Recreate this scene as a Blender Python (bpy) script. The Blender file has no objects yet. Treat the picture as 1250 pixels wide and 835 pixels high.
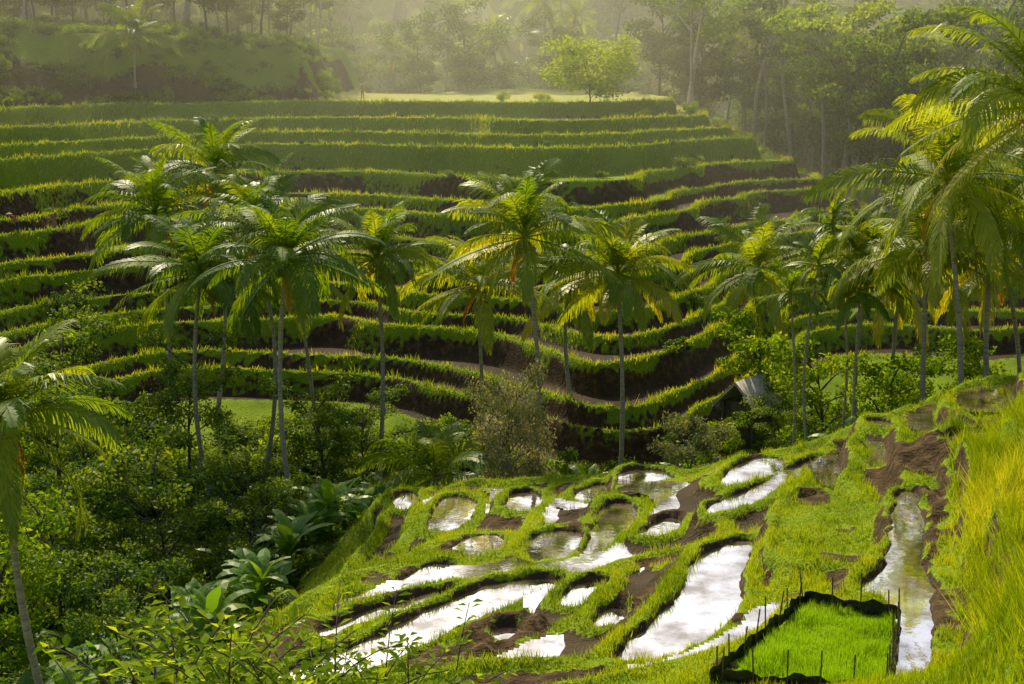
import bpy, math, numpy as np
from mathutils import Vector
R=np.random.default_rng(7)
scene=bpy.context.scene
# ------------------------------------------------------------------ helpers
def S(t):
    t=np.clip(t,0,1);return t*t*(3-2*t)
_L=np.random.default_rng(3).random((256,256))
def vn(x,y,sc,seed=0):
    x=np.asarray(x,float)/sc+seed*17.3+500;y=np.asarray(y,float)/sc+seed*9.1+500
    xi=np.floor(x).astype(int);yi=np.floor(y).astype(int);fx=x-xi;fy=y-yi
    fx=fx*fx*(3-2*fx);fy=fy*fy*(3-2*fy)
    a=_L[xi%256,yi%256];b=_L[(xi+1)%256,yi%256];c=_L[xi%256,(yi+1)%256];d=_L[(xi+1)%256,(yi+1)%256]
    return (a*(1-fx)+b*fx)*(1-fy)+(c*(1-fx)+d*fx)*fy
def fbm(x,y,sc,seed=0):
    return (vn(x,y,sc,seed)+.5*vn(x,y,sc/2.1,seed+1)+.25*vn(x,y,sc/4.3,seed+2))/1.75
def mk(name,V,F,mats,midx=None,attrs=None,smooth=None,link=True):
    V=np.asarray(V,np.float32);F=np.asarray(F,np.int32)
    me=bpy.data.meshes.new(name)
    n,k=F.shape
    me.vertices.add(len(V));me.vertices.foreach_set('co',V.ravel())
    me.loops.add(n*k);me.loops.foreach_set('vertex_index',F.ravel())
    me.polygons.add(n)
    me.polygons.foreach_set('loop_start',np.arange(0,n*k,k,dtype=np.int32))
    try: me.polygons.foreach_set('loop_total',np.full(n,k,np.int32))
    except Exception: pass
    for m in mats: me.materials.append(m)
    if midx is not None: me.polygons.foreach_set('material_index',np.asarray(midx,np.int32))
    me.update(calc_edges=True)
    if smooth is not None:
        me.polygons.foreach_set('use_smooth',np.broadcast_to(np.asarray(smooth,bool),(n,)).copy())
    for an,(typ,arr) in (attrs or {}).items():
        a=me.attributes.new(an,typ,'POINT')
        a.data.foreach_set('color' if typ=='FLOAT_COLOR' else 'value',np.asarray(arr,np.float32).ravel())
    me.validate()
    if not link: return me
    ob=bpy.data.objects.new(name,me);scene.collection.objects.link(ob);return ob
def inst(name,me,loc,rz=0,sc=1,parent=None,tilt=(0,0)):
    ob=bpy.data.objects.new(name,me);scene.collection.objects.link(ob)
    ob.location=loc;ob.rotation_euler=(tilt[0],tilt[1],rz)
    ob.scale=(sc,sc,sc) if np.isscalar(sc) else sc
    if parent: ob.parent=parent
    return ob
def empty(name,loc=(0,0,0)):
    e=bpy.data.objects.new(name,None);scene.collection.objects.link(e);e.location=loc;return e
class Geo:
    def __init__(s): s.V=[];s.F=[];s.M=[];s.T=[];s.n=0
    def add(s,V,F,m=0,t=0.5):
        V=np.asarray(V,float);F=np.asarray(F,int)
        s.V.append(V);s.F.append(F+s.n);s.M.append(np.full(len(F),m))
        s.T.append(np.broadcast_to(np.asarray(t,float),(len(V),)).copy());s.n+=len(V)
    def mesh(s,name,mats,link=True):
        M=np.concatenate(s.M)
        return mk(name,np.concatenate(s.V),np.concatenate(s.F),mats,M,{'tint':('FLOAT',np.concatenate(s.T))},smooth=(M==0),link=link)
def nrm(a): return a/(np.linalg.norm(a,axis=-1,keepdims=True)+1e-9)
def tube(P,r,k=7):
    P=np.asarray(P,float);r=np.broadcast_to(np.asarray(r,float),(len(P),))
    T=nrm(np.gradient(P,axis=0));ref=np.array([1.,0.13,0.07]) if abs(T[:,2]).mean()>.5 else np.array([0,0,1.])
    A=nrm(np.cross(T,ref));B=np.cross(T,A)
    th=np.arange(k)*2*np.pi/k
    V=(P[:,None]+r[:,None,None]*(A[:,None]*np.cos(th)[None,:,None]+B[:,None]*np.sin(th)[None,:,None])).reshape(-1,3)
    i=np.arange(len(P)-1)[:,None]*k;j=np.arange(k)[None];j2=(j+1)%k
    return V,np.stack([i+j,i+j2,i+k+j2,i+k+j],-1).reshape(-1,4)
# ------------------------------------------------------------------ materials
def newmat(name):
    m=bpy.data.materials.new(name);m.use_nodes=True;nt=m.node_tree;nt.nodes.clear();return m,nt
def ND(nt,t,**kw):
    n=nt.nodes.new(t)
    for k,v in kw.items(): setattr(n,k,v)
    return n
def ramp(nt,stops):
    r=ND(nt,'ShaderNodeValToRGB');e=r.color_ramp.elements
    while len(e)<len(stops): e.new(.5)
    for el,(p,c) in zip(e,stops): el.position=p;el.color=(*c,1)
    return r
def leafmat(name,stops,transl=.45,tmul=(2.0,1.65,.5),rough=.5,spec=.25):
    m,nt=newmat(name);L=nt.links
    at=ND(nt,'ShaderNodeAttribute',attribute_name='tint')
    oi=ND(nt,'ShaderNodeObjectInfo')
    ad=ND(nt,'ShaderNodeMath',operation='MULTIPLY_ADD');ad.inputs[1].default_value=.16;L.new(oi.outputs['Random'],ad.inputs[0])
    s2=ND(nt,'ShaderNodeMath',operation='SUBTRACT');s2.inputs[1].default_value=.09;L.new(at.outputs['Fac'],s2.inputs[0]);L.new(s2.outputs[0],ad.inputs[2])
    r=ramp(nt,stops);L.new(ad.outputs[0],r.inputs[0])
    if spec>0:
        b=ND(nt,'ShaderNodeBsdfPrincipled');b.inputs['Roughness'].default_value=rough;b.inputs['Specular IOR Level'].default_value=spec
    else: b=ND(nt,'ShaderNodeBsdfDiffuse')
    L.new(r.outputs[0],b.inputs[0])
    mx=ND(nt,'ShaderNodeMix',data_type='RGBA',blend_type='MULTIPLY');mx.inputs[0].default_value=1
    L.new(r.outputs[0],mx.inputs[6]);mx.inputs[7].default_value=(*tmul,1)
    t=ND(nt,'ShaderNodeBsdfTranslucent');L.new(mx.outputs[2],t.inputs[0])
    ms=ND(nt,'ShaderNodeMixShader');ms.inputs[0].default_value=transl
    L.new(b.outputs[0],ms.inputs[1]);L.new(t.outputs[0],ms.inputs[2])
    o=ND(nt,'ShaderNodeOutputMaterial');L.new(ms.outputs[0],o.inputs[0]);return m
def simplemat(name,c1,c2,scale=4,rough=.8,stretch=(1,1,1),bump=.3):
    m,nt=newmat(name);L=nt.links
    tc=ND(nt,'ShaderNodeTexCoord');mp=ND(nt,'ShaderNodeMapping');mp.inputs['Scale'].default_value=stretch
    L.new(tc.outputs['Object'],mp.inputs[0])
    n=ND(nt,'ShaderNodeTexNoise');n.inputs['Scale'].default_value=scale;n.inputs['Detail'].default_value=5;L.new(mp.outputs[0],n.inputs[0])
    r=ramp(nt,[(.3,c1),(.7,c2)]);L.new(n.outputs[0],r.inputs[0])
    b=ND(nt,'ShaderNodeBsdfPrincipled');b.inputs['Roughness'].default_value=rough;L.new(r.outputs[0],b.inputs['Base Color'])
    bp=ND(nt,'ShaderNodeBump');bp.inputs['Strength'].default_value=bump;bp.inputs['Distance'].default_value=.05
    L.new(n.outputs[0],bp.inputs['Height']);L.new(bp.outputs[0],b.inputs['Normal'])
    o=ND(nt,'ShaderNodeOutputMaterial');L.new(b.outputs[0],o.inputs[0]);return m
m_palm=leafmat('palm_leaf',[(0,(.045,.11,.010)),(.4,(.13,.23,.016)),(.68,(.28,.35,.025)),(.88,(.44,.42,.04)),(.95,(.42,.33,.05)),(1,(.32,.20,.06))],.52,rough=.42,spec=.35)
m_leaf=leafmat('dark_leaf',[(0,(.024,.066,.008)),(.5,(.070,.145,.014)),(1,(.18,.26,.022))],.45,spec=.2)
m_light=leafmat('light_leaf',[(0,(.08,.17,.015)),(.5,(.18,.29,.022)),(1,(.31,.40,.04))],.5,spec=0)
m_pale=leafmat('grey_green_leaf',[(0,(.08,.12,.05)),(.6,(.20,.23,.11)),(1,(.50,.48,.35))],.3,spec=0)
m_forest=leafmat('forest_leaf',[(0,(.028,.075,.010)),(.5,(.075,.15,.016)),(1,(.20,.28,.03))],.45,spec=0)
m_banana=leafmat('banana_leaf',[(0,(.05,.13,.012)),(.5,(.11,.24,.02)),(1,(.24,.36,.03))],.48,rough=.4,spec=.4)
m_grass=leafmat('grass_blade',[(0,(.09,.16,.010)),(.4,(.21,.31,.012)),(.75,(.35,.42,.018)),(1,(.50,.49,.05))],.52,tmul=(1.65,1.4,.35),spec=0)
m_seed=leafmat('seedling_blade',[(0,(.14,.28,.012)),(.5,(.26,.45,.02)),(1,(.36,.54,.03))],.5,tmul=(1.5,1.4,.4),spec=0)
m_bark=simplemat('palm_bark',(.20,.17,.12),(.46,.40,.31),3,.85,(1,1,6),.5)
m_bark2=simplemat('pale_bark',(.27,.24,.18),(.52,.47,.38),2,.85,(1,1,3),.4)
m_bark3=simplemat('dark_bark',(.05,.04,.03),(.12,.10,.075),3,.9,(1,1,3),.4)
m_thatch=simplemat('thatch',(.36,.33,.27),(.58,.54,.46),12,.9,(6,1,1),.6)
m_wood=simplemat('bamboo_stake',(.07,.05,.03),(.16,.12,.07),8,.7,(1,1,.3))
m_skin=simplemat('skin',(.20,.11,.07),(.26,.15,.09),6,.6)
m_shirt=simplemat('shirt_cloth',(.45,.14,.05),(.55,.20,.07),6,.9)
m_trous=simplemat('trouser_cloth',(.03,.04,.07),(.05,.06,.10),6,.9)
m_hat=simplemat('straw_hat',(.35,.27,.14),(.45,.36,.2),20,.8)
def plasticmat():
    m,nt=newmat('black_plastic');L=nt.links
    b=ND(nt,'ShaderNodeBsdfPrincipled');b.inputs['Base Color'].default_value=(.012,.012,.014,1);b.inputs['Roughness'].default_value=.33
    n=ND(nt,'ShaderNodeTexNoise');n.inputs['Scale'].default_value=5;n.inputs['Detail'].default_value=4
    tc=ND(nt,'ShaderNodeTexCoord');L.new(tc.outputs['Object'],n.inputs[0])
    bp=ND(nt,'ShaderNodeBump');bp.inputs['Strength'].default_value=.8;bp.inputs['Distance'].default_value=.08;L.new(n.outputs[0],bp.inputs['Height']);L.new(bp.outputs[0],b.inputs['Normal'])
    o=ND(nt,'ShaderNodeOutputMaterial');L.new(b.outputs[0],o.inputs[0]);return m
m_plastic=plasticmat()
def watermat():
    m,nt=newmat('paddy_water');L=nt.links
    tc=ND(nt,'ShaderNodeTexCoord')
    n=ND(nt,'ShaderNodeTexNoise');n.inputs['Scale'].default_value=1.1;n.inputs['Detail'].default_value=7;n.inputs['Roughness'].default_value=.6;L.new(tc.outputs['Object'],n.inputs[0])
    r=ramp(nt,[(.35,(.06,.05,.03)),(.7,(.15,.115,.07))]);L.new(n.outputs[0],r.inputs[0])
    b=ND(nt,'ShaderNodeBsdfDiffuse');L.new(r.outputs[0],b.inputs['Color'])
    gl=ND(nt,'ShaderNodeBsdfGlossy');gl.inputs['Roughness'].default_value=.03;gl.inputs['Color'].default_value=(1,.98,.94,1)
    n2=ND(nt,'ShaderNodeTexNoise');n2.inputs['Scale'].default_value=3;n2.inputs['Detail'].default_value=3;L.new(tc.outputs['Object'],n2.inputs[0])
    bp=ND(nt,'ShaderNodeBump');bp.inputs['Strength'].default_value=.12;bp.inputs['Distance'].default_value=.02;L.new(n2.outputs[0],bp.inputs['Height']);L.new(bp.outputs[0],gl.inputs['Normal'])
    mr=ND(nt,'ShaderNodeMapRange');mr.inputs[1].default_value=.42;mr.inputs[2].default_value=.64;mr.inputs[3].default_value=.85;mr.inputs[4].default_value=.30;L.new(n.outputs[0],mr.inputs[0])
    ms=ND(nt,'ShaderNodeMixShader');L.new(mr.outputs[0],ms.inputs[0]);L.new(b.outputs[0],ms.inputs[1]);L.new(gl.outputs[0],ms.inputs[2])
    o=ND(nt,'ShaderNodeOutputMaterial');L.new(ms.outputs[0],o.inputs[0]);return m
m_water=watermat()
def groundmat():
    m,nt=newmat('terraced_ground');L=nt.links
    at=ND(nt,'ShaderNodeAttribute',attribute_name='mask');sp=ND(nt,'ShaderNodeSeparateColor');L.new(at.outputs['Color'],sp.inputs[0])
    tc=ND(nt,'ShaderNodeTexCoord')
    def noise(s,d=6):
        n=ND(nt,'ShaderNodeTexNoise');n.inputs['Scale'].default_value=s;n.inputs['Detail'].default_value=d;L.new(tc.outputs['Object'],n.inputs[0]);return n
    n1=noise(.35);n2=noise(2.5);n3=noise(9)
    soil=ramp(nt,[(.3,(.034,.022,.010)),(.5,(.075,.048,.022)),(.72,(.15,.10,.05))]);L.new(n2.outputs[0],soil.inputs[0])
    wets=ramp(nt,[(.3,(.032,.022,.010)),(.7,(.075,.052,.022))]);L.new(n1.outputs[0],wets.inputs[0])
    a=ND(nt,'ShaderNodeMix',data_type='RGBA');L.new(sp.outputs[1],a.inputs[0]);L.new(soil.outputs[0],a.inputs[6]);L.new(wets.outputs[0],a.inputs[7])
    gr=ramp(nt,[(.25,(.08,.145,.008)),(.5,(.18,.265,.011)),(.75,(.28,.35,.016))])
    ga=ND(nt,'ShaderNodeMath',operation='ADD');gm=ND(nt,'ShaderNodeMath',operation='MULTIPLY');gm.inputs[1].default_value=.5
    L.new(n1.outputs[0],gm.inputs[0]);L.new(gm.outputs[0],ga.inputs[0])
    gm2=ND(nt,'ShaderNodeMath',operation='MULTIPLY');gm2.inputs[1].default_value=.5;L.new(n3.outputs[0],gm2.inputs[0]);L.new(gm2.outputs[0],ga.inputs[1]);L.new(ga.outputs[0],gr.inputs[0])
    dr=ND(nt,'ShaderNodeMix',data_type='RGBA');L.new(sp.outputs[2],dr.inputs[0]);L.new(gr.outputs[0],dr.inputs[6]);dr.inputs[7].default_value=(.50,.48,.13,1)
    # ragged grass edge
    md=ND(nt,'ShaderNodeMath',operation='MULTIPLY_ADD');md.inputs[1].default_value=.9;md.inputs[2].default_value=-.45;L.new(n2.outputs[0],md.inputs[0])
    sm=ND(nt,'ShaderNodeMath',operation='ADD');L.new(md.outputs[0],sm.inputs[0]);L.new(sp.outputs[0],sm.inputs[1])
    mr=ND(nt,'ShaderNodeMapRange');mr.inputs[1].default_value=.4;mr.inputs[2].default_value=.6;L.new(sm.outputs[0],mr.inputs[0])
    fin=ND(nt,'ShaderNodeMix',data_type='RGBA');L.new(mr.outputs[0],fin.inputs[0]);L.new(a.outputs[2],fin.inputs[6]);L.new(dr.outputs[2],fin.inputs[7])
    b=ND(nt,'ShaderNodeBsdfPrincipled');L.new(fin.outputs[2],b.inputs['Base Color'])
    wr=ND(nt,'ShaderNodeMapRange');wr.inputs[3].default_value=.95;wr.inputs[4].default_value=.78;L.new(sp.outputs[1],wr.inputs[0]);L.new(wr.outputs[0],b.inputs['Roughness'])
    b.inputs['Specular IOR Level'].default_value=.1
    bp=ND(nt,'ShaderNodeBump');bp.inputs['Strength'].default_value=.9;bp.inputs['Distance'].default_value=.12;L.new(n3.outputs[0],bp.inputs['Height']);L.new(bp.outputs[0],b.inputs['Normal'])
    o=ND(nt,'ShaderNodeOutputMaterial');L.new(b.outputs[0],o.inputs[0]);return m
m_ground=groundmat()
# ------------------------------------------------------------------ terrain survey data (metres, eye level = 0)
P=[(18.43,50.0,-11.0),(12.06,54.0,-14.67),(0.85,57.0,-17.43),(-5.04,58.0,-18.1),(13.48,36.0,-11.01),(6.93,18.0,-8.21),(11.24,37.0,-12.24),(6.47,29.0,-12.19),(4.32,33.0,-13.01),(0.0,28.5,-13.0),(-4.57,33.0,-15.05),(-0.56,37.0,-14.59),(1.9,42.0,-14.95),(5.04,48.0,-15.28),(8.54,52.0,-14.93),(8.59,44.0,-14.0),(-3.3,43.5,-16.04),(-1.96,50.0,-16.54),(-6.85,38.0,-15.72),(14.5,44.0,-11.28),(14.13,56.0,-14.36)]
P+=[(5.5,54.5,-16.0),(24,58,-17),(15,62,-19.5),(4,66,-22),(-5,66,-22.5),(-11,58,-23),(-13,48,-22.5),(-12,38,-20),(-20,30,-22),(-30,50,-23),(0,20,-11.3),(-6,22,-12.5),(12,12,-6),(25,35,-8),(32,55,-13),(-20,70,-22.5),(20,72,-20),(0,0,-1.7),(0,7,-5),(0,13,-8.5),(-30,10,-14),(30,10,-4),(50,40,-6),(50,70,-16),(-50,70,-20),(-55,40,-18),(0,74,-21.5)]
P=np.array(P);n_=len(P);XP=P[:,:2]
def phi(r2): return .5*r2*np.log(r2+1e-9)
K=phi(((XP[:,None]-XP[None])**2).sum(-1))+np.eye(n_)*4.0
Q=np.c_[np.ones(n_),XP];A=np.block([[K,Q],[Q.T,np.zeros((3,3))]])
W=np.linalg.solve(A,np.r_[P[:,2],0,0,0])
def near(x,y):
    x=np.clip(x,-55,50);y=np.clip(y,-5,75)
    h=W[n_]+W[n_+1]*x+W[n_+2]*y
    for i in range(n_): h=h+W[i]*phi((x-XP[i,0])**2+(y-XP[i,1])**2)
    return h+.9*S((x-(.27*y+1.1))/1.3)*S((45-y)/5)*S((y-8)/6)
ft=np.array([(40,-22.5),(62,-22.5),(74,-22),(80,-21),(83.5,-19.4),(87.5,-18.2),(90.5,-17.2),(95,-15.8),(100,-14.3),(107,-12.8),(114,-11),(120.5,-9.2),(126,-7),(136,-5.3),(148,-3.8),(200,-3.2),(260,-2.6),(900,-2)])
_fy=np.arange(30,900,.5);_fz=np.interp(_fy,ft[:,0],ft[:,1]);_fz=np.convolve(np.pad(_fz,4,'edge'),np.ones(9)/9,'valid')
bt=np.array([(-200,-46),(-70,-42),(-52,-34),(-44,-27),(-37,-18),(-31,-7),(-26,3),(-20,9),(-12,7),(-4,2),(2,-4),(7,-6),(12,1),(18,14),(25,24),(32,27),(40,24),(80,10),(200,0)])
_bx=np.arange(-200,200,.5);_bz=np.interp(_bx,bt[:,0],bt[:,1]);_bz=np.convolve(np.pad(_bz,8,'edge'),np.ones(17)/17,'valid')
def yeff(x,y):
    b=np.interp(x,_bx,_bz)
    b=np.where(b<0,b*(1-.72*S((y-112)/32)),b*(1-.35*S((y-125)/20)))
    am=1-.45*S((y-128)/14)
    return y-b+am*(14.0*(fbm(x,y*1.1,25,5)-.5)+5.0*(vn(x,y*1.2,9,8)-.5))
def far(x,y):
    h=np.interp(yeff(x,y),_fy,_fz)
    g=np.maximum(-4-.62*(x-18)+2.6*(vn(x,y,9,4)-.5),-17.6+.02*(y-110))
    k=1.6;e=np.clip(.5+.5*(g-h)/k,0,1)
    return g*(1-e)+h*e-k*e*(1-e)
def terr(H,G,step,base,r,bw,bh):
    q=(H-base)/step+.5;k=np.floor(q);d=(q-k)*step/np.maximum(G,.02)
    z=base+step*(k-1+S(d/r))
    c=(d-r-bw*.3)/(bw*.5)
    return z+bh*np.exp(-c*c),d,k
LEV=np.array([-26,-24.6,-23.3,-22.0,-21.1,-19.7,-18.9,-17.3,-16.6,-15.6,-14.0,-13.2,-11.6,-10.8,-9.2,-7.1,-6.2,-5.1,-3.8,-1.])
def terr2(H,G,bw,bh):
    edge=.5*(LEV[1:]+LEV[:-1])
    k=np.clip(np.searchsorted(edge,H),1,len(LEV)-1)
    e=edge[k-1];d=(H-e)/np.maximum(G,.02);st=LEV[k]-LEV[k-1];r=.22+.34*st
    z=LEV[k-1]+st*S(d/r)
    c=(d-r-bw*.3)/(bw*.5)
    return z+bh*np.exp(-c*c),d,k,r
POOL={'P1':(-13.06,"67,382 62,364 58,354 56,337 50,321 39,306 31,298 24,296 28,308 34,318 42,334 47,354 54,372"),
'P2':(-14.62,"7,391 15,389 3,378 -8,364 -18,351 -30,338 -39,327 -50,321 -60,321 -46,336 -33,351 -23,365 -16,376 -6,387"),
'P3':(-15.25,"8,451 22,452 20,438 15,424 5,422"),'P4':(-15.30,"35,488 44,481 41,464 32,446 23,428 30,458"),
'P5':(-14.90,"54,459 54,449 46,436 41,436"),'P6':(-15.5,"42,531 52,538 62,524 52,515 40,509"),
'P7':(-15.93,"35,534 35,513 29,504 22,511"),'P8':(-14.45,"88,512 101,514 96,492 75,474 74,484"),
'P9':(-14.16,"115,507 105,489 88,465 75,445 64,436 68,451 84,465 98,487"),'P10':(-11.42,"150,443 140,414 132,425"),
'P11':(-11.90,"114,397 108,360 98,334 94,302 86,279 78,261 77,263 88,302 79,311 94,328 102,360"),
'P12':(-17.74,"-49,572 -42,581 -39,558 -44,550"),'P13':(-16.78,"-26,542 -15,536 -18,507 -27,491 -30,507"),
'P14':(-15.94,"-17,463 -7,471 -4,457 -11,445 -18,454"),'P15':(-16.24,"-1,526 10,531 9,508 0,503"),
'P16':(-15.53,"-34,412 -25,428 -17,427 -24,417 -32,406"),'P17':(-14.93,"-50,362 -40,372 -25,386 -15,390 -24,380 -39,367 -50,356"),
'P18':(-14.17,"17,371 26,379 21,367 14,359"),'P19':(-13.43,"21,327 26,339 27,332 22,326"),
'P20':(-12.61,"130,499 136,495 129,485"),'P21':(-13.98,"-4,339 1,340 1,332 -3,330")}
DRY={'NUR':(-11.73,"65,299 84,290 71,252 38,257"),'D1':(-12.6,"66,352 90,343 95,365 103,403 85,413 75,385")}
MUD=["-10,342 6,352 14,342 3,316 -10,304 -18,322","36,361 47,386 47,376 34,334 23,316 26,333","116,385 125,389 106,340 95,312","122,441 134,429 129,401 119,411","17,497 27,486 25,468 15,482"]
def poly(s): return np.array([[float(c)/10 for c in t.split(',')] for t in s.split()])
def chaikin(p,it=2):
    for _ in range(it):
        q=np.roll(p,-1,0);p=np.stack([.75*p+.25*q,.25*p+.75*q],1).reshape(-1,2)
    return p
def sdist(x,y,p):
    q=np.roll(p,-1,0);best=np.full(x.shape,1e9);ins=np.zeros(x.shape,bool)
    for a,b in zip(p,q):
        e=b-a;t=np.clip(((x-a[0])*e[0]+(y-a[1])*e[1])/(e@e+1e-12),0,1)
        best=np.minimum(best,(x-a[0]-t*e[0])**2+(y-a[1]-t*e[1])**2)
        c=((a[1]>y)!=(b[1]>y))&(x<(b[0]-a[0])*(y-a[1])/(b[1]-a[1]+1e-12)+a[0]);ins^=c
    d=np.sqrt(best);return np.where(ins,-d,d)
# ------------------------------------------------------------------ ground sheet
def axis(segs):
    o=[]
    for a,b,s in segs: o.append(np.arange(a,b-1e-6,s))
    o.append([segs[-1][1]]);return np.concatenate(o)
xs=axis([(-900,-200,25),(-200,-70,3),(-70,-14,.32),(-14,22,.13),(22,62,.32),(62,200,3),(200,900,25)])
ys=axis([(-60,12,1.5),(12,62,.13),(62,156,.28),(156,215,.8),(215,400,5),(400,1500,50)])
X,Y=np.meshgrid(xs,ys)
def gradmag(H): 
    gy,gx=np.gradient(H,ys,xs);return np.sqrt(gx*gx+gy*gy)
Hn=near(X,Y);Hf=far(X,Y)
wf=S((Y-63)/10)
ZB=Hn*(1-wf)+Hf*wf
# near terracing
nz=1.2*(fbm(X,Y,7,11)-.5)
NS=.74
Hn2=Hn+nz;zn,dn,kn=terr(Hn2,gradmag(Hn2),NS,-11.3,.24,.50,.20)
Hw=Hf+1.3*(fbm(X,Y,28,14)-.5)*S((-4.8-Hf)/1.5)
zf,df,kf,rr=terr2(Hw,gradmag(Hw),.5,.30)
YE=yeff(X,Y)
act=S((YE-78)/3)*(1-S((YE-196)/4))
offs=S((X-(36+.25*(140-Y)))/4)*S((Y-105)/10)   # side valley floor: not terraced
act=act*(1-offs)
zf=zf*act+Hf*(1-act)
nact=S((Y-25)/3)*S((ZB+19.2)/.8)
zn=zn*nact+Hn*(1-nact)
Z=zn*(1-wf)+zf*wf
grass=np.ones_like(Z);wet=np.zeros_like(Z);dry=np.zeros_like(Z)
# far masks
tread=S((df-rr-.38)/.3)
hi=S((Hf+9.6)/1.8)*.9
patch=S((fbm(X,Y,9,21)-.49)/.1)
gris=S((df/rr-.70+.45*hi+.7*(vn(X,Y,2.2,24)-.5))/.22)            # upper lip of the bank carries grass
low=(hi*.85+patch*.6)
gf=np.maximum(gris,np.clip(low,0,1)*.85)
levelrand=vn(kf*3.7,X/26,1.,9)
young=(levelrand>.78)*.75
gt=np.maximum(.02+.2*patch*hi+.4*hi*S((vn(X,kf*5,12,3)-.45)/.2),young)
gf=gf*(1-tread)+gt*tread
wf2=np.maximum(tread*(1-.6*hi),(df<.3)*.6)
plat=S((YE-149.5)/2)
gf=gf*(1-plat)+(.85+.15*patch)*plat;wf2=wf2*(1-plat)
isf=act*wf
grass=grass*(1-isf)+gf*isf;wet=wet*(1-isf)+wf2*isf;dry=np.maximum(dry,plat*.75*isf)
# near masks: flooded, muddy and grassy steps
ntr=S((dn-.84)/.12)*(nact>.95)*(Y<61)*(X>-13)*(X<21)
kind=vn(X*.9+kn*7.7,Y*.9-kn*3.1,3.6,77)
fringe=X>(.27*Y+.9)
wtr=(ntr>.5)&(kind>.40)&(~(fringe&(Y<46)))&(Y>26)
mudn=(ntr>.3)&(kind<.32)&(~fringe)
WL=np.full(Z.shape,-999.)
WL=np.where(wtr,-11.3+NS*kn+.0,WL)
Z=np.where(wtr,Z-.10,Z)
Z=np.where(mudn,Z+.16*(vn(X,Y,.4,63)-.5)+.10*(vn(X,Y,.2,64)-.5),Z)
grass=np.where(wtr,0,grass);wet=np.where(wtr,1,wet)
grass=np.where(mudn,.24,grass)
# knoll on the left end of the plateau
kxr=S((-20.3+2.6*(fbm(X*.4,Y,6,36)-.5)-X)/3.6);kx=kxr*(.75+.25*S((-24-X)/15));ky=S((YE-147+3*(vn(X,Y*.3,5,37)-.5))/7.5)
Z=Z+8.2*kx*ky*(.85+.3*(fbm(X,Y,10,31)-.3))
steepk=S(kxr*(1-kxr)*4)*S(ky*3)
dry=dry*(1-S(kxr*4)*S(ky*4))
# gully behind the plateau, then the forested hillside
Z=Z-13.5*S((Y-201)/13)*S((70-np.abs(X))/30)
hill=.45*np.maximum(0,Y-236)
hill=hill*(.8+.5*fbm(X,Y,70,41))
hill=np.minimum(hill,80+20*fbm(X,Y,120,43))
side=.30*np.maximum(0,np.abs(X)-62)*S((Y-85)/30);side=np.minimum(side,55)
Z=Z+hill+side
# paddies on the near hillside
m=(X>-12)&(X<20)&(Y>22)&(Y<62)
mx,my=X[m],Y[m];wob=.24*(vn(mx,my,.8,51)-.5)+.12*(vn(mx,my,.3,52)-.5)
acc=Z[m]*(1/1.0**3);wt=np.full(mx.shape,1/1.0**3);gn=grass[m].copy();wn=wet[m].copy();mind=np.full(mx.shape,9.);wl=WL[m].copy()
gtop=.18+.14*(vn(mx,my,1.3,55)-.5)
pools={};EXP=.20
for k,(z,s) in list(POOL.items())+list(DRY.items()):
    p=chaikin(poly(s),2) if k!='NUR' else poly(s)
    pools[k]=(z,p)
    isdry=k in DRY
    d=sdist(mx,my,p)+(wob if k!='NUR' else 0)-(0 if isdry else EXP)
    lo=-.13 if not isdry else .02
    prof=lo+(gtop-lo)*S((d+.12)/.22)-.14*S((d-.38)/.25)
    if k=='NUR': prof=prof*0+.0
    w=1/(np.maximum(d,0)+.07)**3
    w=np.where(d<0,1e5,w)
    acc=acc+w*(z+prof);wt=wt+w
    near_=d<.55;wl=np.where(near_,-999.,wl)
    gn=np.where(near_&(d>0),np.maximum(gn,.95),gn);wn=np.where(near_&(d>0),0,wn)
    if isdry: gn=np.where(d<.1,.95,gn);wn=np.where(d<.1,0,wn);wl=np.where(d<.1,-999.,wl)
for k,(z,p) in pools.items():
    if k in DRY: continue
    d=sdist(mx,my,p)+wob-EXP
    q=d<.02
    wl=np.where(q,z,wl);wn=np.where(q,1,wn);gn=np.minimum(gn,S((d+.01)/.05));mind=np.minimum(mind,d)
Z[m]=acc/wt
for s in MUD:
    d=sdist(mx,my,poly(s))+wob*3
    q=(1-S((d+.1)/.3))*(mind>.08);gn=gn*(1-.8*q);Z[m]=Z[m]+q*(.30*(vn(mx,my,.45,61)-.4)+.16*(vn(mx,my,.22,62)-.5));wl=np.where(q>.3,-999.,wl)
grass[m]=gn;wet[m]=wn;WL[m]=wl
Z=Z+np.where(Y<62,.10*(vn(X,Y,.40,71)-.5)+.20*(fbm(X,Y,1.1,72)-.5),.14*(fbm(X,Y,1.6,73)-.5))*(WL<-900)*(wet<.5)
sl=gradmag(Z)
bare=S((sl-.9)/.5)*S((vn(X,Y,1.2,81)-.12)/.3)*(Y<66)*(Y>24)
grass=grass*(1-.9*bare)
grass=np.where((Y<66)&(grass>.5),np.minimum(grass,.35+.65*S((fbm(X,Y,2.2,83)-.25)/.10)),grass)
grass=grass*(1-.95*S((steepk-.25)/.3)*S((fbm(X,Y,5,85)-.2)/.3))
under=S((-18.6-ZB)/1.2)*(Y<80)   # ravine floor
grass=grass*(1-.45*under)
mask=np.stack([grass,wet,dry,np.ones_like(grass)],-1)
ny,nx=X.shape
idx=np.arange(nx*ny).reshape(ny,nx)
F=np.stack([idx[:-1,:-1],idx[:-1,1:],idx[1:,1:],idx[1:,:-1]],-1).reshape(-1,4)
ground=mk('terraced_ground',np.stack([X,Y,Z],-1).reshape(-1,3),F,[m_ground],None,{'mask':('FLOAT_COLOR',mask.reshape(-1,4))},smooth=True)
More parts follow.
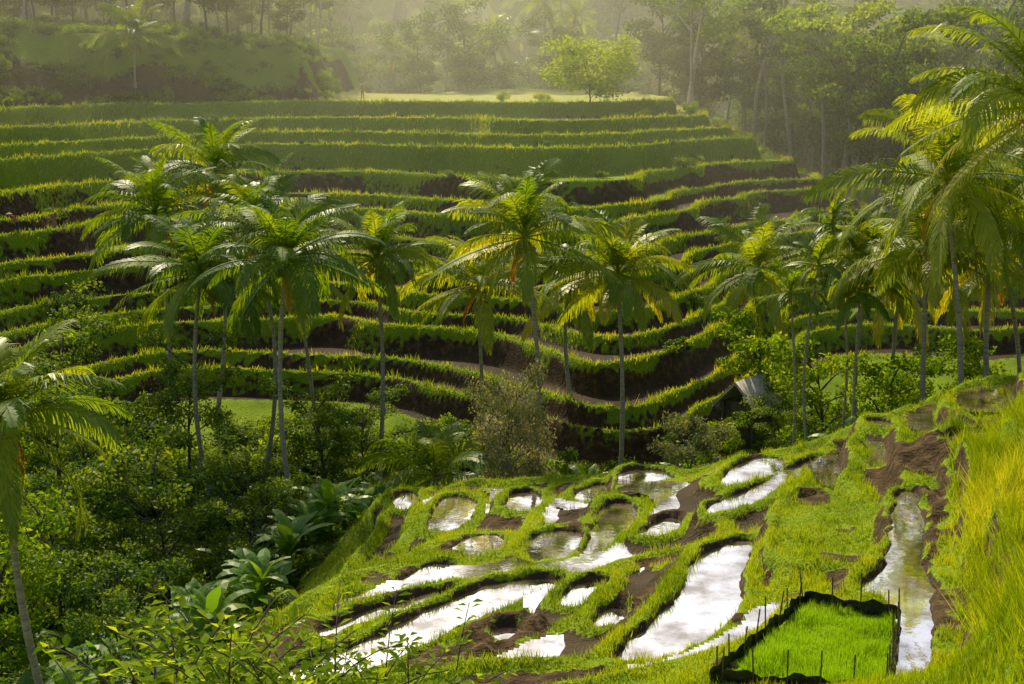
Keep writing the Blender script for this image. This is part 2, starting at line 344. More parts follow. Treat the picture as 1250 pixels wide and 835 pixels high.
def gz(x,y):
    x=np.asarray(x,float);y=np.asarray(y,float)
    i=np.clip(np.searchsorted(xs,x)-1,0,nx-2);j=np.clip(np.searchsorted(ys,y)-1,0,ny-2)
    fx=(x-xs[i])/(xs[i+1]-xs[i]);fy=(y-ys[j])/(ys[j+1]-ys[j])
    return (Z[j,i]*(1-fx)+Z[j,i+1]*fx)*(1-fy)+(Z[j+1,i]*(1-fx)+Z[j+1,i+1]*fx)*fy
# ------------------------------------------------------------------ water
lv=np.maximum(np.maximum(WL[:-1,:-1],WL[:-1,1:]),np.maximum(WL[1:,1:],WL[1:,:-1]))
jj,ii=np.nonzero(lv>-900);zz=lv[jj,ii]
V=np.stack([np.stack([xs[ii],ys[jj],zz],-1),np.stack([xs[ii+1],ys[jj],zz],-1),np.stack([xs[ii+1],ys[jj+1],zz],-1),np.stack([xs[ii],ys[jj+1],zz],-1)],1).reshape(-1,3)
mk('rice_paddy_water',V,np.arange(len(V)).reshape(-1,4),[m_water])
# ------------------------------------------------------------------ grass
def blades(name,sel,dens,h0,h1,w,tbase=.5,lean=.35,mat=None):
    cellA=np.outer(np.diff(ys),np.diff(xs))
    wgt=np.clip(sel[:-1,:-1],0,None)*cellA*dens
    cnt=R.poisson(wgt.ravel())
    ci=np.repeat(np.arange(len(cnt)),cnt);n=len(ci)
    j=ci//(nx-1);i=ci%(nx-1)
    x=xs[i]+R.random(n)*(xs[i+1]-xs[i]);y=ys[j]+R.random(n)*(ys[j+1]-ys[j]);z=gz(x,y)-.02
    th=R.random(n)*2*np.pi
    tuft=.35+1.3*vn(x,y,.5,91)*(.4+1.2*vn(x,y,3,92))
    h=(h0+(h1-h0)*R.random(n))*tuft
    la=R.random(n)*2*np.pi;ll=h*lean*(.3+R.random(n))*1.3
    b=np.stack([x,y,z],-1);sd=np.stack([np.cos(th),np.sin(th),0*th],-1)*(w*(.7+.6*R.random(n)))[:,None]/2
    tip=b+np.stack([np.cos(la)*ll,np.sin(la)*ll,h],-1)
    V=np.stack([b-sd,b+sd,tip],1).reshape(-1,3)
    F=np.arange(n*3).reshape(-1,3)
    t=np.clip(tbase+1.0*(fbm(x,y,3,93)-.5)+.35*(R.random(n)-.5),0,1)
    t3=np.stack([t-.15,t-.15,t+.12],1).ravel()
    return mk(name,V,F,[mat or m_grass],None,{'tint':('FLOAT',t3)})
view=(np.abs(X)<.40*Y+3)
long_=S((X-(.27*Y+1.6))/.8)*(Y<44)*(Y>9)
nearsel=(grass>.45)*grass*view*(Y>11)*(Y<63)*(ZB>-20.5)*(WL<-900)
nurpoly=pools['NUR'][1]
dn_=sdist(X,Y,nurpoly)
nearsel=nearsel*(dn_>.1)*(1-long_*.9)
dfac=np.clip((45-Y)/20,0,1)
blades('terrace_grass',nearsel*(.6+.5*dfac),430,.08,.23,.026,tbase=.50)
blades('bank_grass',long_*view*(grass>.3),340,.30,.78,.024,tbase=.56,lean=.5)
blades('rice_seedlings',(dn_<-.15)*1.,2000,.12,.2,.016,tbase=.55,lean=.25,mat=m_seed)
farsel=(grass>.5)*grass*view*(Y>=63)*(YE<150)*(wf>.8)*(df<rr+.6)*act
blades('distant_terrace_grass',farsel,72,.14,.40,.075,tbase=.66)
# ------------------------------------------------------------------ palms
def frond(g,o,az,e0,L,droop,tint,n=46,lw=.066,ll=1.0,hang=.5,rng=R,mat=1):
    m_=14;s=np.linspace(0,1,m_);e=e0-droop*s**1.7
    tw=rng.normal(0,.16)
    dirs=np.stack([np.cos(az+tw*s)*np.cos(e),np.sin(az+tw*s)*np.cos(e),np.sin(e)],-1)
    pts=np.asarray(o)+np.concatenate([[np.zeros(3)],np.cumsum((dirs[1:]+dirs[:-1])/2*L/(m_-1),0)])
    V,F=tube(pts,.035*(1-.85*s)+.004,4);g.add(V,F,mat,min(tint+.12,.84) if tint<.9 else tint)
    t=np.linspace(.14,1,n)
    t=np.clip(t+rng.normal(0,.004,n),0,1)
    pp=np.stack([np.interp(t,s,pts[:,i]) for i in range(3)],-1)
    T=nrm(np.stack([np.interp(t,s,dirs[:,i]) for i in range(3)],-1))
    side=nrm(np.cross(T,[0,0,1.]));
    roll=rng.normal(0,.4);up=np.cross(side,T);side=nrm(side*math.cos(roll)+up*math.sin(roll));up=np.cross(side,T)
    prof=np.clip(np.sin(np.pi*(t*.80+.13)),0.05,1)**.7*ll*(L/4.)
    a=np.radians(25+40*t)
    for sg in (-1,1):
        jit=rng.normal(0,.14,(n,1))
        d1=nrm(side*sg*np.cos(a)[:,None]+T*np.sin(a)[:,None]+up*.25+jit*T+np.array([0,0,-hang*.35]))
        d2=nrm(d1+np.array([0,0,-1.])*(hang*(.7+.6*rng.random((n,1)))))
        l=(prof*(.82+.3*rng.random(n)))[:,None]
        m1=pp+d1*l*.5;m2=m1+d2*l*.5
        wv=nrm(np.cross(d1,up)+.001)*lw/2
        q=np.stack([pp-wv*.6,pp+wv*.6,m1+wv,m1-wv,m2+wv*.15,m2-wv*.15],1).reshape(-1,3)
        b=np.arange(n)[:,None]*6
        Fq=np.concatenate([b+np.array([[0,1,2,3]]),b+np.array([[3,2,4,5]])])
        tt=np.clip(tint+rng.normal(0,.04,n),0,1)
        g.add(q,Fq,mat,np.repeat(tt,6))
def palm(name,crown,base,L=4.0,nf=24,yellow=.0,tr=.16,seed=0,n=50,dead=2,link=True):
    rng=np.random.default_rng(seed+100)
    g=Geo();c=np.array(crown,float);b=np.array(base,float)
    t=np.linspace(0,1,22);h=c[2]-b[2]
    bow=rng.normal(0,.45,2)*h/12
    pts=b+(c-b)*t[:,None];pts[:,0]+=bow[0]*np.sin(np.pi*t);pts[:,1]+=bow[1]*np.sin(np.pi*t)
    rad=tr*(1-.38*t)+tr*.7*np.exp(-t*16)+.008*np.sin(t*150);rad[-2:]*=1.25
    V,F=tube(pts,rad,9);g.add(V,F,0,.5)
    o=c.copy();vary=rng.uniform(-8,8)
    for i in range(nf):
        q=(i+.5)/nf
        az=i*2.39996+rng.normal(0,.25)
        e0=math.radians(86-(112+vary)*q+rng.normal(0,8))
        dr=math.radians(34+52*rng.random()+(-10 if q>.75 else 4))
        ln=L*(.85+.22*math.sin(min(1,q*1.7)*math.pi*.5))*(.84+.26*rng.random())*(.8 if q<.10 else 1)
        ti=.26+.26*rng.random()+yellow*.30+(.18 if q>.85 else 0)*rng.random()+yellow*.18*q
        frond(g,o+np.array([0,0,.25*(1-q)]),az,e0,ln,dr,min(ti,.74),n=n,hang=.50+.8*q,rng=rng)
    for i in range(dead):
        az=rng.random()*6.28
        frond(g,o-[0,0,.1],az,math.radians(-52),L*.5,math.radians(38),1.1,n=26,hang=1.6,rng=rng)
    for i in range(9):
        az=rng.random()*6.28;r0=.26+.14*rng.random();cc=o+np.array([math.cos(az)*r0,math.sin(az)*r0,-.25-.35*rng.random()])
        th=np.linspace(0,np.pi,6);pr=np.stack([0*th,0*th,-np.cos(th)*.15],-1)+cc
        V,F=tube(pr,np.sin(th)*.12+.004,7);g.add(V,F,1,.55+.25*rng.random())
    ori=b
    for k in range(len(g.V)): g.V[k]=g.V[k]-ori
    me=g.mesh(name,[m_bark,m_palm],link=False)
    if not link: return me
    return inst(name,me,tuple(ori))
PA=[ # crown x,z, base x, y, L, yellow (backlit glow put into the leaf tint of right-hand palms)
(-10.1,-8.6,-9.8,63,4.3,.05),(-15.5,-10.2,-15.4,70,4.4,.0),(-17.7,-6.3,-18.3,85,4.9,.1),(-20.1,-8.2,-20.1,80,4.7,.0),
(-6.9,-9.8,-7.1,72,4.0,.30),(-1.8,-11.7,-1.5,76,4.1,.5),(.6,-7.9,1.0,66,4.4,.2),(5.1,-10.0,5.3,68,4.1,.4),
(14.0,-11.4,15.0,80,4.4,.25),(17.6,-4.6,19.1,58,5.0,.6),(16.6,-1.3,17.3,45,4.6,.55),(18.2,-8.1,18.6,62,4.2,.5),(-14.7,-10.1,-13.7,40,3.8,.35),
(-13.5,-8.4,-13.5,74,4.4,.05),(16.7,-9.0,16.8,66,3.6,.4),(23.0,-9.0,23.9,66,4.3,.6),(20.7,-11.2,21.0,75,4.0,.5),
(-12.0,-11.2,-10.9,78,3.9,.2),(-36.8,3.1,-37.1,142,4.4,.1),(3.2,-12.2,3.4,80,3.8,.2),(20.8,-6.5,21.6,61,4.5,.5)]
for i,(cx,cz,bx,y,L,yl) in enumerate(PA):
    palm('coconut_palm',(cx,y,cz),(bx,y+.3,float(gz(bx,y+.3))-.2),L=L,yellow=yl,seed=i,nf=32 if y<75 else 26,dead=1,tr=.14 if y<70 else .135)
for i,(cx,cz,bx,y) in enumerate([(13.9,-9.0,14.3,64),(14.9,-7.4,15.2,66),(12.9,-10.4,13.2,65),(15.6,-10.0,15.6,63)]):
    palm('areca_palm',(cx,y,cz),(bx,y,float(gz(bx,y))-.2),L=1.9,nf=13,yellow=.05,seed=60+i,tr=.075,n=30,dead=0)
for i,(x,y,L) in enumerate([(-3.5,62.5,3.6),(-16.5,52,2.6)]):
    z=float(gz(x,y));palm('young_palm',(x,y,z+2.1-i*.9),(x,y,z-.1),L=L,nf=18,yellow=.3,seed=80+i,dead=0,tr=.2)
# ------------------------------------------------------------------ broadleaf trees, shrubs
def leafcloud(g,C,Rr,n,ls,rng,mat=1,t0=.5,tv=.25,flat=.6,asp=.5,up=.5):
    C=np.asarray(C);k=rng.integers(0,len(C),n)
    d=nrm(rng.normal(size=(n,3)));r=rng.random((n,1))**.42
    pos=C[k]+d*r*np.asarray(Rr)[k][:,None]*np.array([1,1,flat])
    nn=nrm(rng.normal(size=(n,3))+d*.5+np.array([0,0,up]));a=nrm(np.cross(nn,rng.normal(size=(n,3))));b=np.cross(nn,a)
    l=(ls*(.6+.8*rng.random(n)))[:,None]
    q=np.stack([pos-a*l*.5,pos-b*l*asp*.5,pos+a*l*.5,pos+b*l*asp*.5],1).reshape(-1,3)
    ct=rng.normal(0,tv*.6,len(C))[k]
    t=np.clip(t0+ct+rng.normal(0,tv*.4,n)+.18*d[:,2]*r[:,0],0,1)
    g.add(q,np.arange(n*4).reshape(-1,4),mat,np.repeat(t,4))
def tree(name,h,cr,nl,ls,seed,mats,bare=.5,limbs=9,flat=.55,umb=False,tr=None,t0=.5,cl=1.0):
    rng=np.random.default_rng(seed+500);g=Geo()
    th=h*(.86 if not umb else .9);t=np.linspace(0,1,9)
    lean=rng.normal(0,.06*h,2)
    tp=np.stack([lean[0]*t**1.5+.02*h*np.sin(t*5+seed),lean[1]*t**1.5,th*t],-1)
    tr=tr or h*.014
    V,F=tube(tp,tr*(1-.75*t)+tr*.5*np.exp(-t*12),7);g.add(V,F,0)
    C=[];RR=[]
    for i in range(limbs):
        q=bare+(1-bare)*(i+.3)/limbs
        o=np.array([np.interp(q,t,tp[:,k]) for k in range(3)])
        az=i*2.4+rng.normal(0,.3)
        wv=math.sin(math.pi*min(1,.25+.75*(1-(q-bare)/(1-bare)*.75))) if not umb else 1
        ln=cr*(.55+.5*rng.random())*(.55+.5*wv)
        el=math.radians(rng.uniform(15,50) if not umb else rng.uniform(25,50))
        d=np.array([math.cos(az)*math.cos(el),math.sin(az)*math.cos(el),math.sin(el)])
        u=np.linspace(0,1,6)[:,None];pts=o+d*ln*u+np.array([0,0,.12*ln])*(np.sin(u*3)*(1 if not umb else .3))+rng.normal(0,.03*ln,(6,3))*u
        V,F=tube(pts,tr*.42*(1-.8*u[:,0])+.01,5);g.add(V,F,0)
        for j in range(3):
            az2=az+rng.normal(0,.9);l2=ln*(.35+.3*rng.random());s0=pts[2+j]
            e=s0+np.array([math.cos(az2),math.sin(az2),.25+.5*rng.random()])*l2
            V,F=tube(np.stack([s0,(s0+e)/2+[0,0,.08*l2],e]),[tr*.2,tr*.13,.01],4);g.add(V,F,0)
            C.append(e);RR.append(cr*(.20+.16*rng.random())*cl)
        C.append(pts[-1]);RR.append(cr*(.22+.16*rng.random())*cl)
    C.append(tp[-1]);RR.append(cr*.3*cl)
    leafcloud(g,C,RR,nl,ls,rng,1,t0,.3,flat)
    return g.mesh(name,mats,link=False)
def bushm(name,w,h,nl,ls,seed,mats,t0=.45,asp=.5,k=14):
    rng=np.random.default_rng(seed+900);g=Geo();C=[];RR=[]
    for i in range(k):
        a=rng.random()*6.28;r=w*.5*rng.random()**.5;z=h*(.25+.6*rng.random()*(1-(r/(w*.5))*.6))
        e=np.array([math.cos(a)*r,math.sin(a)*r,z]);C.append(e);RR.append(w*(.13+.12*rng.random()))
        V,F=tube(np.stack([[0,0,-.2],e*[.35,.35,.5],e]),[.04,.03,.01],4);g.add(V,F,0)
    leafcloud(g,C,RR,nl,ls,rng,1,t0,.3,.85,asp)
    return g.mesh(name,mats,link=False)
def bananam(name,seed,h=2.2,nl=9,ll=2.0):
    rng=np.random.default_rng(seed+1300);g=Geo()
    for st in range(rng.integers(2,4)):
        ox,oy=(0,0) if st==0 else rng.normal(0,.7,2);hh=h*(1 if st==0 else .7)
        t=np.linspace(0,1,5)
        V,F=tube(np.stack([ox+0*t,oy+.05*t,hh*t-.2],-1),.12*(1-.5*t),7);g.add(V,F,2,.4)
        for i in range(nl):
            az=i*2.4+rng.normal(0,.3);e0=math.radians(84-46*(i/nl)+rng.normal(0,6));L=ll*(.75+.35*rng.random());m_=9;s=np.linspace(0,1,m_)
            e=e0-math.radians(50+50*rng.random())*s**1.5
            d=np.stack([np.cos(az)*np.cos(e),np.sin(az)*np.cos(e),np.sin(e)],-1)
            p=np.array([ox,oy,hh-.3])+np.concatenate([[np.zeros(3)],np.cumsum(d[1:],0)*L/(m_-1)])
            side=np.array([-math.sin(az),math.cos(az),0]);w=.27*np.clip(np.sin(np.pi*np.clip(s*1.05-.08,0,1)),0.02,1)**.6*L/2
            dr=-.3*w[:,None]*np.array([0,0,1.])
            jag=1+.12*rng.normal(size=(m_,1))
            V=np.stack([p+side*w[:,None]*jag+dr,p,p-side*w[:,None]*jag+dr],1).reshape(-1,3)
            b=np.arange(m_-1)[:,None]*3
            F=np.concatenate([b+np.array([[0,1,4,3]]),b+np.array([[1,2,5,4]])]);g.add(V,F,1,np.clip(.3+.5*rng.random(),0,1))
    return g.mesh(name,[m_bark3,m_banana,m_banana],link=False)
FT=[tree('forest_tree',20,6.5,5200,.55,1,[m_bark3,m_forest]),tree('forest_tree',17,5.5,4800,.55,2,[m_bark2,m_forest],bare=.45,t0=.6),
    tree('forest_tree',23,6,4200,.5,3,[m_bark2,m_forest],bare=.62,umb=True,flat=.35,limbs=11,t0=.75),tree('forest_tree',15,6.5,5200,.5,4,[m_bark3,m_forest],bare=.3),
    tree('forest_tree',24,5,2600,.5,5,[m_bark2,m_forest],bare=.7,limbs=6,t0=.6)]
FPM=[palm('forest_palm',(1.2,0,15),(0,0,0),L=4.6,nf=22,seed=201,n=34,link=False,yellow=.2),palm('forest_palm',(-2.0,.5,18),(0,0,0),L=4.5,nf=20,seed=202,n=34,link=False,yellow=.2)]
fp=empty('distant_forest')
rf=np.random.default_rng(22)
def okf(x,y):
    e=float(yeff(x,y))
    if y<204 and e>76 and x<20+max(0,(165-y))*.35 and not(x<-23 and e>156): return False
    return True
cnt=0;pts_=[]
for tries in range(12000):
    y=rf.uniform(112,330);x=rf.uniform(-.42*y-18,.42*y+22)
    if y>250 and rf.random()<.35: continue
    if not okf(x,y): continue
    if y<200 and x>0 and x<30+max(0,(150-y))*.4+2: 
        if y<170: continue
    if y<150 and x<0: continue
    md=4.4 if y<230 else 6.2
    if pts_ and np.min(np.hypot(np.array(pts_)[:,0]-x,np.array(pts_)[:,1]-y))<md: continue
    pts_.append((x,y));r=rf.random()
    if x<-20 and y<200:
        me=FPM[0] if r<.25 else (FT[3] if r<.6 else FT[rf.integers(0,5)]);sc=.45+.3*rf.random() if me is not FPM[0] else .8
    elif r<.26: me=FPM[rf.integers(0,2)];sc=rf.uniform(.8,1.15)
    elif r<.5 and y<240: me=FT[3];sc=rf.uniform(.6,1.)
    else: me=FT[rf.integers(0,5)];sc=rf.uniform(.7,1.1)
    inst('forest_tree_part',me,(x,y,float(gz(x,y))-.3),rf.random()*6.28,sc,fp);cnt+=1
    if cnt>560: break
ALB=tree('albizia_tree',20,7.5,6200,.45,31,[m_bark2,m_light],bare=.55,umb=True,flat=.3,limbs=12,t0=.6,cl=.9)
for x,y,s,r in [(36,150,1.0,.3),(21,168,1.0,1.7),(41,158,.9,4),(29,172,1.05,3.1)]: inst('albizia_tree',ALB,(x,y,float(gz(x,y))-.2),r,s)
inst('round_shade_tree',tree('round_shade_tree',4.8,4.3,9000,.30,33,[m_bark3,m_light],bare=.12,limbs=13,flat=.7,t0=.9,cl=1.35),(8.1,151,float(gz(8.1,151))-.1),0,(1.1,1.1,.95))
for x,y,s in [(-1.,152.5,.55),(3.2,153,.6),(18.3,148,.8),(13.0,143,.5),(17,133,.6)]:
    inst('plateau_shrub',bushm('plateau_shrub',3,2.6,1500,.22,int(x*7+50),[m_bark3,m_light],t0=.6),(x,y,float(gz(x,y))-.1),x,s)
for i,(x,y,s) in enumerate([(-10,206,.95),(4,207,1.0),(9.5,206,.95),(-1,208,.85),(-26,207,.9),(-19,213,1.0),(15,209,1.0),(6.5,214,1.1)]): inst('coconut_palm',FPM[i%2],(x,y,float(gz(x,y))-.2),i*2.1,s)
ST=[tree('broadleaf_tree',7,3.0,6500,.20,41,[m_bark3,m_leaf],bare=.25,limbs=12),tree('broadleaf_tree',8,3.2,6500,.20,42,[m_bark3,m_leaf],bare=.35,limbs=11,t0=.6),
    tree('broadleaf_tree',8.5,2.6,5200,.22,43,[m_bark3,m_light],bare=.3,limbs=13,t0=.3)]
for i,(x,y,k,s) in enumerate([(-15,60,0,1),(-19,57,1,.95),(-21,66,0,1.1),(-11.5,58,0,.75),(13.8,75.5,2,1.0),(15.5,69,2,1.0),(17.8,66,2,.9),(10.5,70.2,2,.52),(12.2,69.6,0,.46),(13.9,70.5,1,.6),(9.6,71.5,0,.45),(19.5,69,2,.9),(-24,72,1,1.1),(-17.5,74,1,.95),(22,64,2,.8),(-9.5,70,1,.8),(-13.5,46,0,.8),(-18.5,48,2,1.0),(-8,73,0,.7),(-22,60,2,.9),(-16.5,55,0,.7)]):
    inst('broadleaf_tree',ST[k],(x,y,float(gz(x,y))-.2),i*1.3,s)
inst('flowering_shrub',tree('flowering_shrub',4.4,2.1,15000,.14,51,[m_bark3,m_pale],bare=.05,limbs=22,flat=.8,t0=.7,cl=1.25),(0.,62.5,float(gz(0,62.5))+.0),0,(.85,.85,1.25))
inst('flowering_shrub',tree('flowering_shrub',3.4,1.3,5000,.14,52,[m_bark3,m_pale],bare=.1,limbs=12,flat=.8,t0=.4,cl=1.2),(8.2,64.5,float(gz(8.2,64.5))),0,1.25)
BU=[bushm('shrub',3.2,2.2,1700,.20,i,[m_bark3,m_leaf],t0=.35+.15*i,asp=.45) for i in range(4)]+[bushm('shrub',2.6,2.4,900,.42,9,[m_bark3,m_leaf],t0=.55,asp=.4)]
BL=[bushm('light_shrub',3.2,1.9,1500,.22,20+i,[m_bark3,m_light],t0=.3+.2*i,asp=.4) for i in range(2)]
up=empty('valley_undergrowth')
ru=np.random.default_rng(5);c=0
for tries in range(12000):
    y=ru.uniform(34,84);x=ru.uniform(-.42*y-4,.42*y+3)
    zb=float(near(np.array(x),np.array(y))) if y<66 else -22
    e=float(yeff(x,y))
    if y<66 and zb>-19.6: continue
    if e>78 and not(x>14 and y<80): continue
    if x<-14 and 66<y and ru.random()<.35: continue
    z=float(gz(x,y));s=ru.uniform(.6,1.25)*(1 if not(y<66 and zb>-20.6) else .6)
    me=BL[c%2] if ru.random()<.12 else BU[ru.integers(0,5)]
    inst('shrub_part',me,(x,y,z-.2),ru.random()*6.28,(s,s,s*ru.uniform(.7,1.1)),up);c+=1
    if c>700: break
kp=empty('knoll_scrub')
for i in range(760):
    x=ru.uniform(-66,-20.6);y=ru.uniform(130,178)
    if float(yeff(x,y))<147.5: continue
    s=ru.uniform(.35,.85);inst('scrub_part',BL[i%2] if ru.random()<.7 else BU[i%4],(x,y,float(gz(x,y))-.2),i,s,kp)
tp_=empty('terrace_scrub')
for i in range(110):
    x=ru.uniform(-46,34);y=ru.uniform(84,135)
    if not (x<-24 and y<112) and ru.random()<.75: continue
    s=ru.uniform(.25,.7);inst('scrub_part',BU[i%5],(x,y,float(gz(x,y))-.1),i,s,tp_)
BN=[bananam('banana_plant',i) for i in range(3)]
for i,(x,y) in enumerate([(7.2,65),(8.6,66.2),(6.4,66),(2.4,63.8),(3.6,65.2),(-6,63),(-4.8,65),(-1.6,65.2),(-9.5,58.5),(-8.4,56.8),(-10.6,56.5),(-8.8,54.0),(-9.8,51.5),(-11.2,49),(-17,52),(-16,47.5),(13.6,62.5),(14.8,60.5),(16.4,61),(12.2,63.5),(10.5,65.2),(-12.4,53),(-7.4,60.0),(21,59.5),(18,60),(-11,61),(-13,62),(-14.5,49.5),(-10.4,46.5),(-12.2,45),(-15.5,44.5),(-7.8,58.2),(-10.2,53.8),(-12.8,57),(-13.6,47.2),(-9.2,49.6),(-11.8,43),(-14,42),(-16.8,45.5),(-12.6,50.6),(-6.6,61.6),(-9,60.2)]):
    inst('banana_plant',BN[i%3],(x,y,float(gz(x,y))-.1),i*1.9,.72+.35*((i*37)%10)/10)
def sprays(name,seed,n=24,L=3.5):
    rng=np.random.default_rng(seed);g=Geo()
    for i in range(n):
        az=rng.random()*6.28;e0=math.radians(rng.uniform(62,88));s=np.linspace(0,1,8);ln=L*rng.uniform(.55,1.1);e=e0-math.radians(rng.uniform(30,75))*s**1.6
        d=np.stack([np.cos(az)*np.cos(e),np.sin(az)*np.cos(e),np.sin(e)],-1);p=rng.normal(0,.45,3)*[1.3,.8,0]+np.concatenate([[np.zeros(3)],np.cumsum(d[1:],0)*ln/7])
        V,F=tube(p,.018*(1-.7*s)+.004,5);g.add(V,F,0)
        k=30;t=np.linspace(.3,1,k);pp=np.stack([np.interp(t,s,p[:,j]) for j in range(3)],-1);T=nrm(np.stack([np.interp(t,s,d[:,j]) for j in range(3)],-1))
        sd=nrm(np.cross(T,[0,0,1.]))*np.where(np.arange(k)%2,1,-1)[:,None]
        a=nrm(sd+T*.5+rng.normal(0,.4,(k,3)));l=(.16+.16*rng.random(k))[:,None];w=nrm(np.cross(a,[0,0,1.])+rng.normal(0,.2,(k,3)))*l*.25
        pp=pp+a*.05;mid=pp+a*l*.5+[0,0,.015];end=pp+a*l+[0,0,-.04]
        q=np.stack([pp,mid-w,end,mid+w],1).reshape(-1,3);g.add(q,np.arange(k*4).reshape(-1,4),1,np.repeat(rng.uniform(.3,1,k),4))
    return g.mesh(name,[m_bark3,m_light],link=False)
SP=[sprays('leafy_shrub',1),sprays('leafy_shrub',2)]
for i,(x,y,s) in enumerate([(-4.6,23.0,1.15),(-3.3,23.4,1.05),(-6.2,24.0,1.15),(-2.2,23.6,.9),(-5.4,22.4,1.2)]):
    inst('leafy_shrub',SP[i%2],(x,y,float(gz(x,y))-.1),i*2.,s)
# ------------------------------------------------------------------ seed bed fence
fe=empty('seedbed_fence',(6.4,27.5,-11.73))
pn=nurpoly;loop=np.concatenate([pn,pn[:1]]);pts=[]
for a,b in zip(loop[:-1],loop[1:]):
    k=max(4,int(np.hypot(*(b-a))/.12))
    for t in np.arange(k)/k: pts.append(a+(b-a)*t)
pts=np.array(pts+[pts[0]]);N=len(pts)
ww=np.array([.03*math.sin(i*1.9)+.03*math.sin(i*.71) for i in range(N)]);tg=nrm(np.gradient(pts,axis=0));nm=np.stack([tg[:,1],-tg[:,0]],-1)
rows=[];hh=.28+.05*np.sin(np.arange(N)*.63)+.03*np.sin(np.arange(N)*1.7);hh[-1]=hh[0];ww[-1]=ww[0]
for f_,o_ in [(-.12,0),(.35,.6),(.7,-.5),(1,.4)]:
    p=pts+nm*(ww*o_+ww*.5)[:,None];rows.append(np.c_[p,hh*f_-0.0])
V=np.concatenate(rows)+[0,0,-11.73];i=np.arange(N-1)
F=np.concatenate([np.stack([i+r*N,i+1+r*N,i+1+(r+1)*N,i+(r+1)*N],-1) for r in range(3)])
o=mk('plastic_sheet',V-np.array([6.4,27.5,-11.73]),F,[m_plastic],smooth=True);o.parent=fe
g=Geo()
for i in range(0,N-1,5):
    h=.50+.35*R.random();p0=np.array([*pts[i],-11.95]);p1=p0+[R.normal(0,.05),R.normal(0,.05),h+.3]
    V,F=tube(np.stack([p0,(p0+p1)/2,p1]),.017,5);g.add(V-np.array([6.4,27.5,-11.73]),F,0)
me=g.mesh('stakes',[m_wood],link=False);o=inst('stakes',me,(0,0,0));o.parent=fe
# ------------------------------------------------------------------ thatched hut
hx,hy=12.5,73.5;hz=float(gz(hx,hy));hp=empty('thatched_hut',(hx,hy,hz));hp.rotation_euler=(0,0,.9)
zr=-16.2-hz
g=Geo()
for sx in (-1.0,1.0):
    for sy in (-.9,.9):
        V,F=tube([[sx,sy,-.3],[sx,sy,zr/2],[sx,sy,zr-1.15]],.07,6);g.add(V,F,0)
me=g.mesh('posts',[m_wood],link=False);o=inst('posts',me,(0,0,0));o.parent=hp
prof=[(-1.35,zr-1.35),(-.68,zr-.66),(0,zr),(.68,zr-.66),(1.35,zr-1.35)]
V=[];
for xx in np.linspace(-1.4,1.4,9):
    for (yy,zz) in prof: V.append([xx,yy,zz+.03*math.sin(xx*7+yy*3)])
for xx in np.linspace(-1.4,1.4,9):
    for (yy,zz) in prof: V.append([xx,yy*.97,zz-.16])
F=[];K_=5
for a in range(8):
    for b in range(4):
        q=a*K_+b;F.append([q,q+1,q+K_+1,q+K_]);q+=45;F.append([q,q+K_,q+K_+1,q+1])
for a in (0,8):
    for b in range(4): q=a*K_+b;F.append([q,q+1,q+46,q+45])
for a in range(8):
    for b in (0,4): q=a*K_+b;F.append([q,q+K_,q+K_+45,q+45])
o=mk('roof',V,F,[m_thatch]);o.parent=hp
V=[[-.95,-.85,-.1],[.95,-.85,-.1],[.95,-.85,zr-1.15],[-.95,-.85,zr-1.15],[-.95,.85,-.1],[.95,.85,-.1],[.95,.85,zr-1.15],[-.95,.85,zr-1.15]]
o=mk('woven_wall',V,[[0,1,2,3],[5,4,7,6],[4,0,3,7]],[m_wood]);o.parent=hp
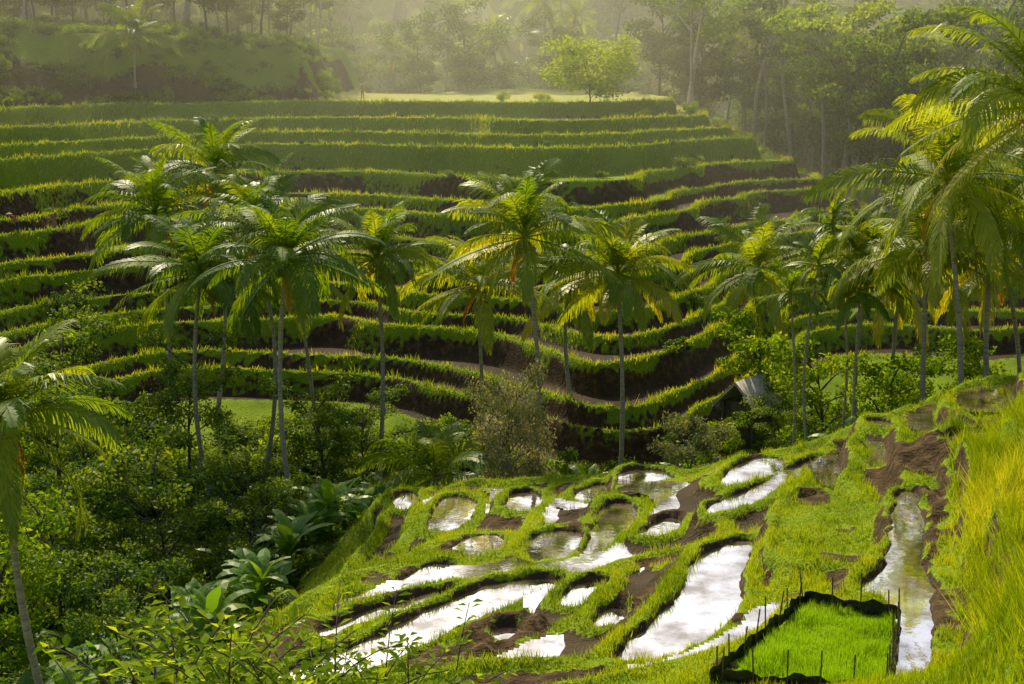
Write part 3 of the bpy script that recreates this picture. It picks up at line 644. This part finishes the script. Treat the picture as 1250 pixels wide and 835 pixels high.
# ------------------------------------------------------------------ farmers
def farmer(x,y,rz,bend):
    z=float(gz(x,y));root=empty('farmer',(x,y,z));root.rotation_euler=(0,0,rz)
    b=bend
    J={'pel':(0,0,.88,.13),'sp':(0,.16*b,1.10,.13),'ch':(0,.34*b,1.28,.15),'nk':(0,.46*b,1.42-.08*b,.055),'hd':(0,.52*b,1.52-.1*b,.085),'ht':(0,.56*b,1.62-.12*b,.07),
       'lh':(.09,0,.84,.09),'lk':(.11,.06,.46,.06),'lf':(.11,0,.07,.045),'lt':(.12,.16,.03,.035),'rh':(-.09,0,.84,.09),'rk':(-.12,.02,.46,.06),'rf':(-.13,-.08,.07,.045),'rt':(-.14,.08,.03,.035),
       'ls':(.18,.36*b,1.34,.06),'le':(.26,.3*b+.05,1.08,.042),'lw':(.24,.34*b+.22,.90,.03),'lp':(.24,.34*b+.3,.86,.035),'rs':(-.18,.36*b,1.34,.06),'re':(-.26,.3*b+.03,1.08,.042),'rw':(-.25,.34*b+.16,.87,.03),'rp':(-.25,.34*b+.22,.80,.035)}
    E=[('pel','sp'),('sp','ch'),('ch','nk'),('nk','hd'),('hd','ht'),('pel','lh'),('lh','lk'),('lk','lf'),('lf','lt'),('pel','rh'),('rh','rk'),('rk','rf'),('rf','rt'),('ch','ls'),('ls','le'),('le','lw'),('lw','lp'),('ch','rs'),('rs','re'),('re','rw'),('rw','rp')]
    ks=list(J);me=bpy.data.meshes.new('body');me.from_pydata([J[k][:3] for k in ks],[(ks.index(a),ks.index(c)) for a,c in E],[])
    o=bpy.data.objects.new('body',me);scene.collection.objects.link(o)
    md=o.modifiers.new('s','SKIN');sv=me.skin_vertices[0].data
    for i_,k in enumerate(ks): sv[i_].radius=(J[k][3],J[k][3]);sv[i_].use_root=(k=='pel')
    o.modifiers.new('u','SUBSURF').levels=2
    bpy.context.view_layer.update();dg=bpy.context.evaluated_depsgraph_get();m2=bpy.data.meshes.new_from_object(o.evaluated_get(dg))
    o.modifiers.clear();o.data=m2;m2.materials.clear()
    for mm in (m_skin,m_shirt,m_trous): m2.materials.append(mm)
    for p_ in m2.polygons:
        c_=p_.center;p_.use_smooth=True
        p_.material_index=2 if (.30<c_.z<.92 and abs(c_.x)<.2) else (1 if (c_.z>=.92 and c_.z<1.39 and not(abs(c_.x)>.2 and c_.z<1.12)) else 0)
    o.parent=root
    g=Geo();V,F=tube([[0,.56*b,1.62-.12*b],[0,.56*b,1.68-.12*b],[0,.56*b,1.76-.12*b]],[.22,.12,.01],14);g.add(V,F,0)
    h_=inst('conical_hat',g.mesh('conical_hat',[m_hat],link=False),(0,0,0));h_.parent=root
farmer(-17.4,168,.4,.3);farmer(-34.3,98.5,2.2,1.0)
# ------------------------------------------------------------------ air haze
import bmesh
def hazebox(name,dens,loc,sc,an=.5,col=(1,.98,.68)):
    hm,nt=newmat(name);v=ND(nt,'ShaderNodeVolumeScatter');v.inputs['Color'].default_value=(*col,1);v.inputs['Density'].default_value=dens;v.inputs['Anisotropy'].default_value=an
    o=ND(nt,'ShaderNodeOutputMaterial');nt.links.new(v.outputs[0],o.inputs['Volume'])
    bm=bmesh.new();bmesh.ops.create_cube(bm,size=1);me=bpy.data.meshes.new(name);bm.to_mesh(me);bm.free();me.materials.append(hm)
    h=bpy.data.objects.new(name,me);scene.collection.objects.link(h);h.location=loc;h.scale=sc
hazebox('valley_mist',.0030,(0,277,-2),(520,346,62))
# ------------------------------------------------------------------ light, sky, camera
az=math.radians(-16);el=math.radians(44)
sd=bpy.data.lights.new('sun','SUN');sd.energy=5.0;sd.angle=math.radians(.5);sd.color=(1,.88,.60)
so=bpy.data.objects.new('sun',sd);scene.collection.objects.link(so);so.location=(-40,60,60)
dv=Vector((math.sin(az)*math.cos(el),math.cos(az)*math.cos(el),math.sin(el)));so.rotation_euler=dv.to_track_quat('Z','Y').to_euler()
w=bpy.data.worlds.new("World");scene.world=w;w.use_nodes=True;nt=w.node_tree
bg=nt.nodes['Background'];sk=nt.nodes.new('ShaderNodeTexSky');sk.sky_type='NISHITA';sk.sun_disc=False;sk.sun_elevation=el;sk.sun_rotation=az
sk.air_density=.9;sk.dust_density=3.0;sk.ozone_density=.4;nt.links.new(sk.outputs[0],bg.inputs[0]);bg.inputs[1].default_value=.15
cd=bpy.data.cameras.new('camera');cd.lens=50;cd.sensor_width=36;cd.clip_end=3000
co=bpy.data.objects.new('camera',cd);scene.collection.objects.link(co);co.rotation_euler=(math.radians(79),0,0);scene.camera=co
scene.view_settings.view_transform='Standard'
try: scene.view_settings.look='None'
except Exception: pass
scene.view_settings.exposure=0
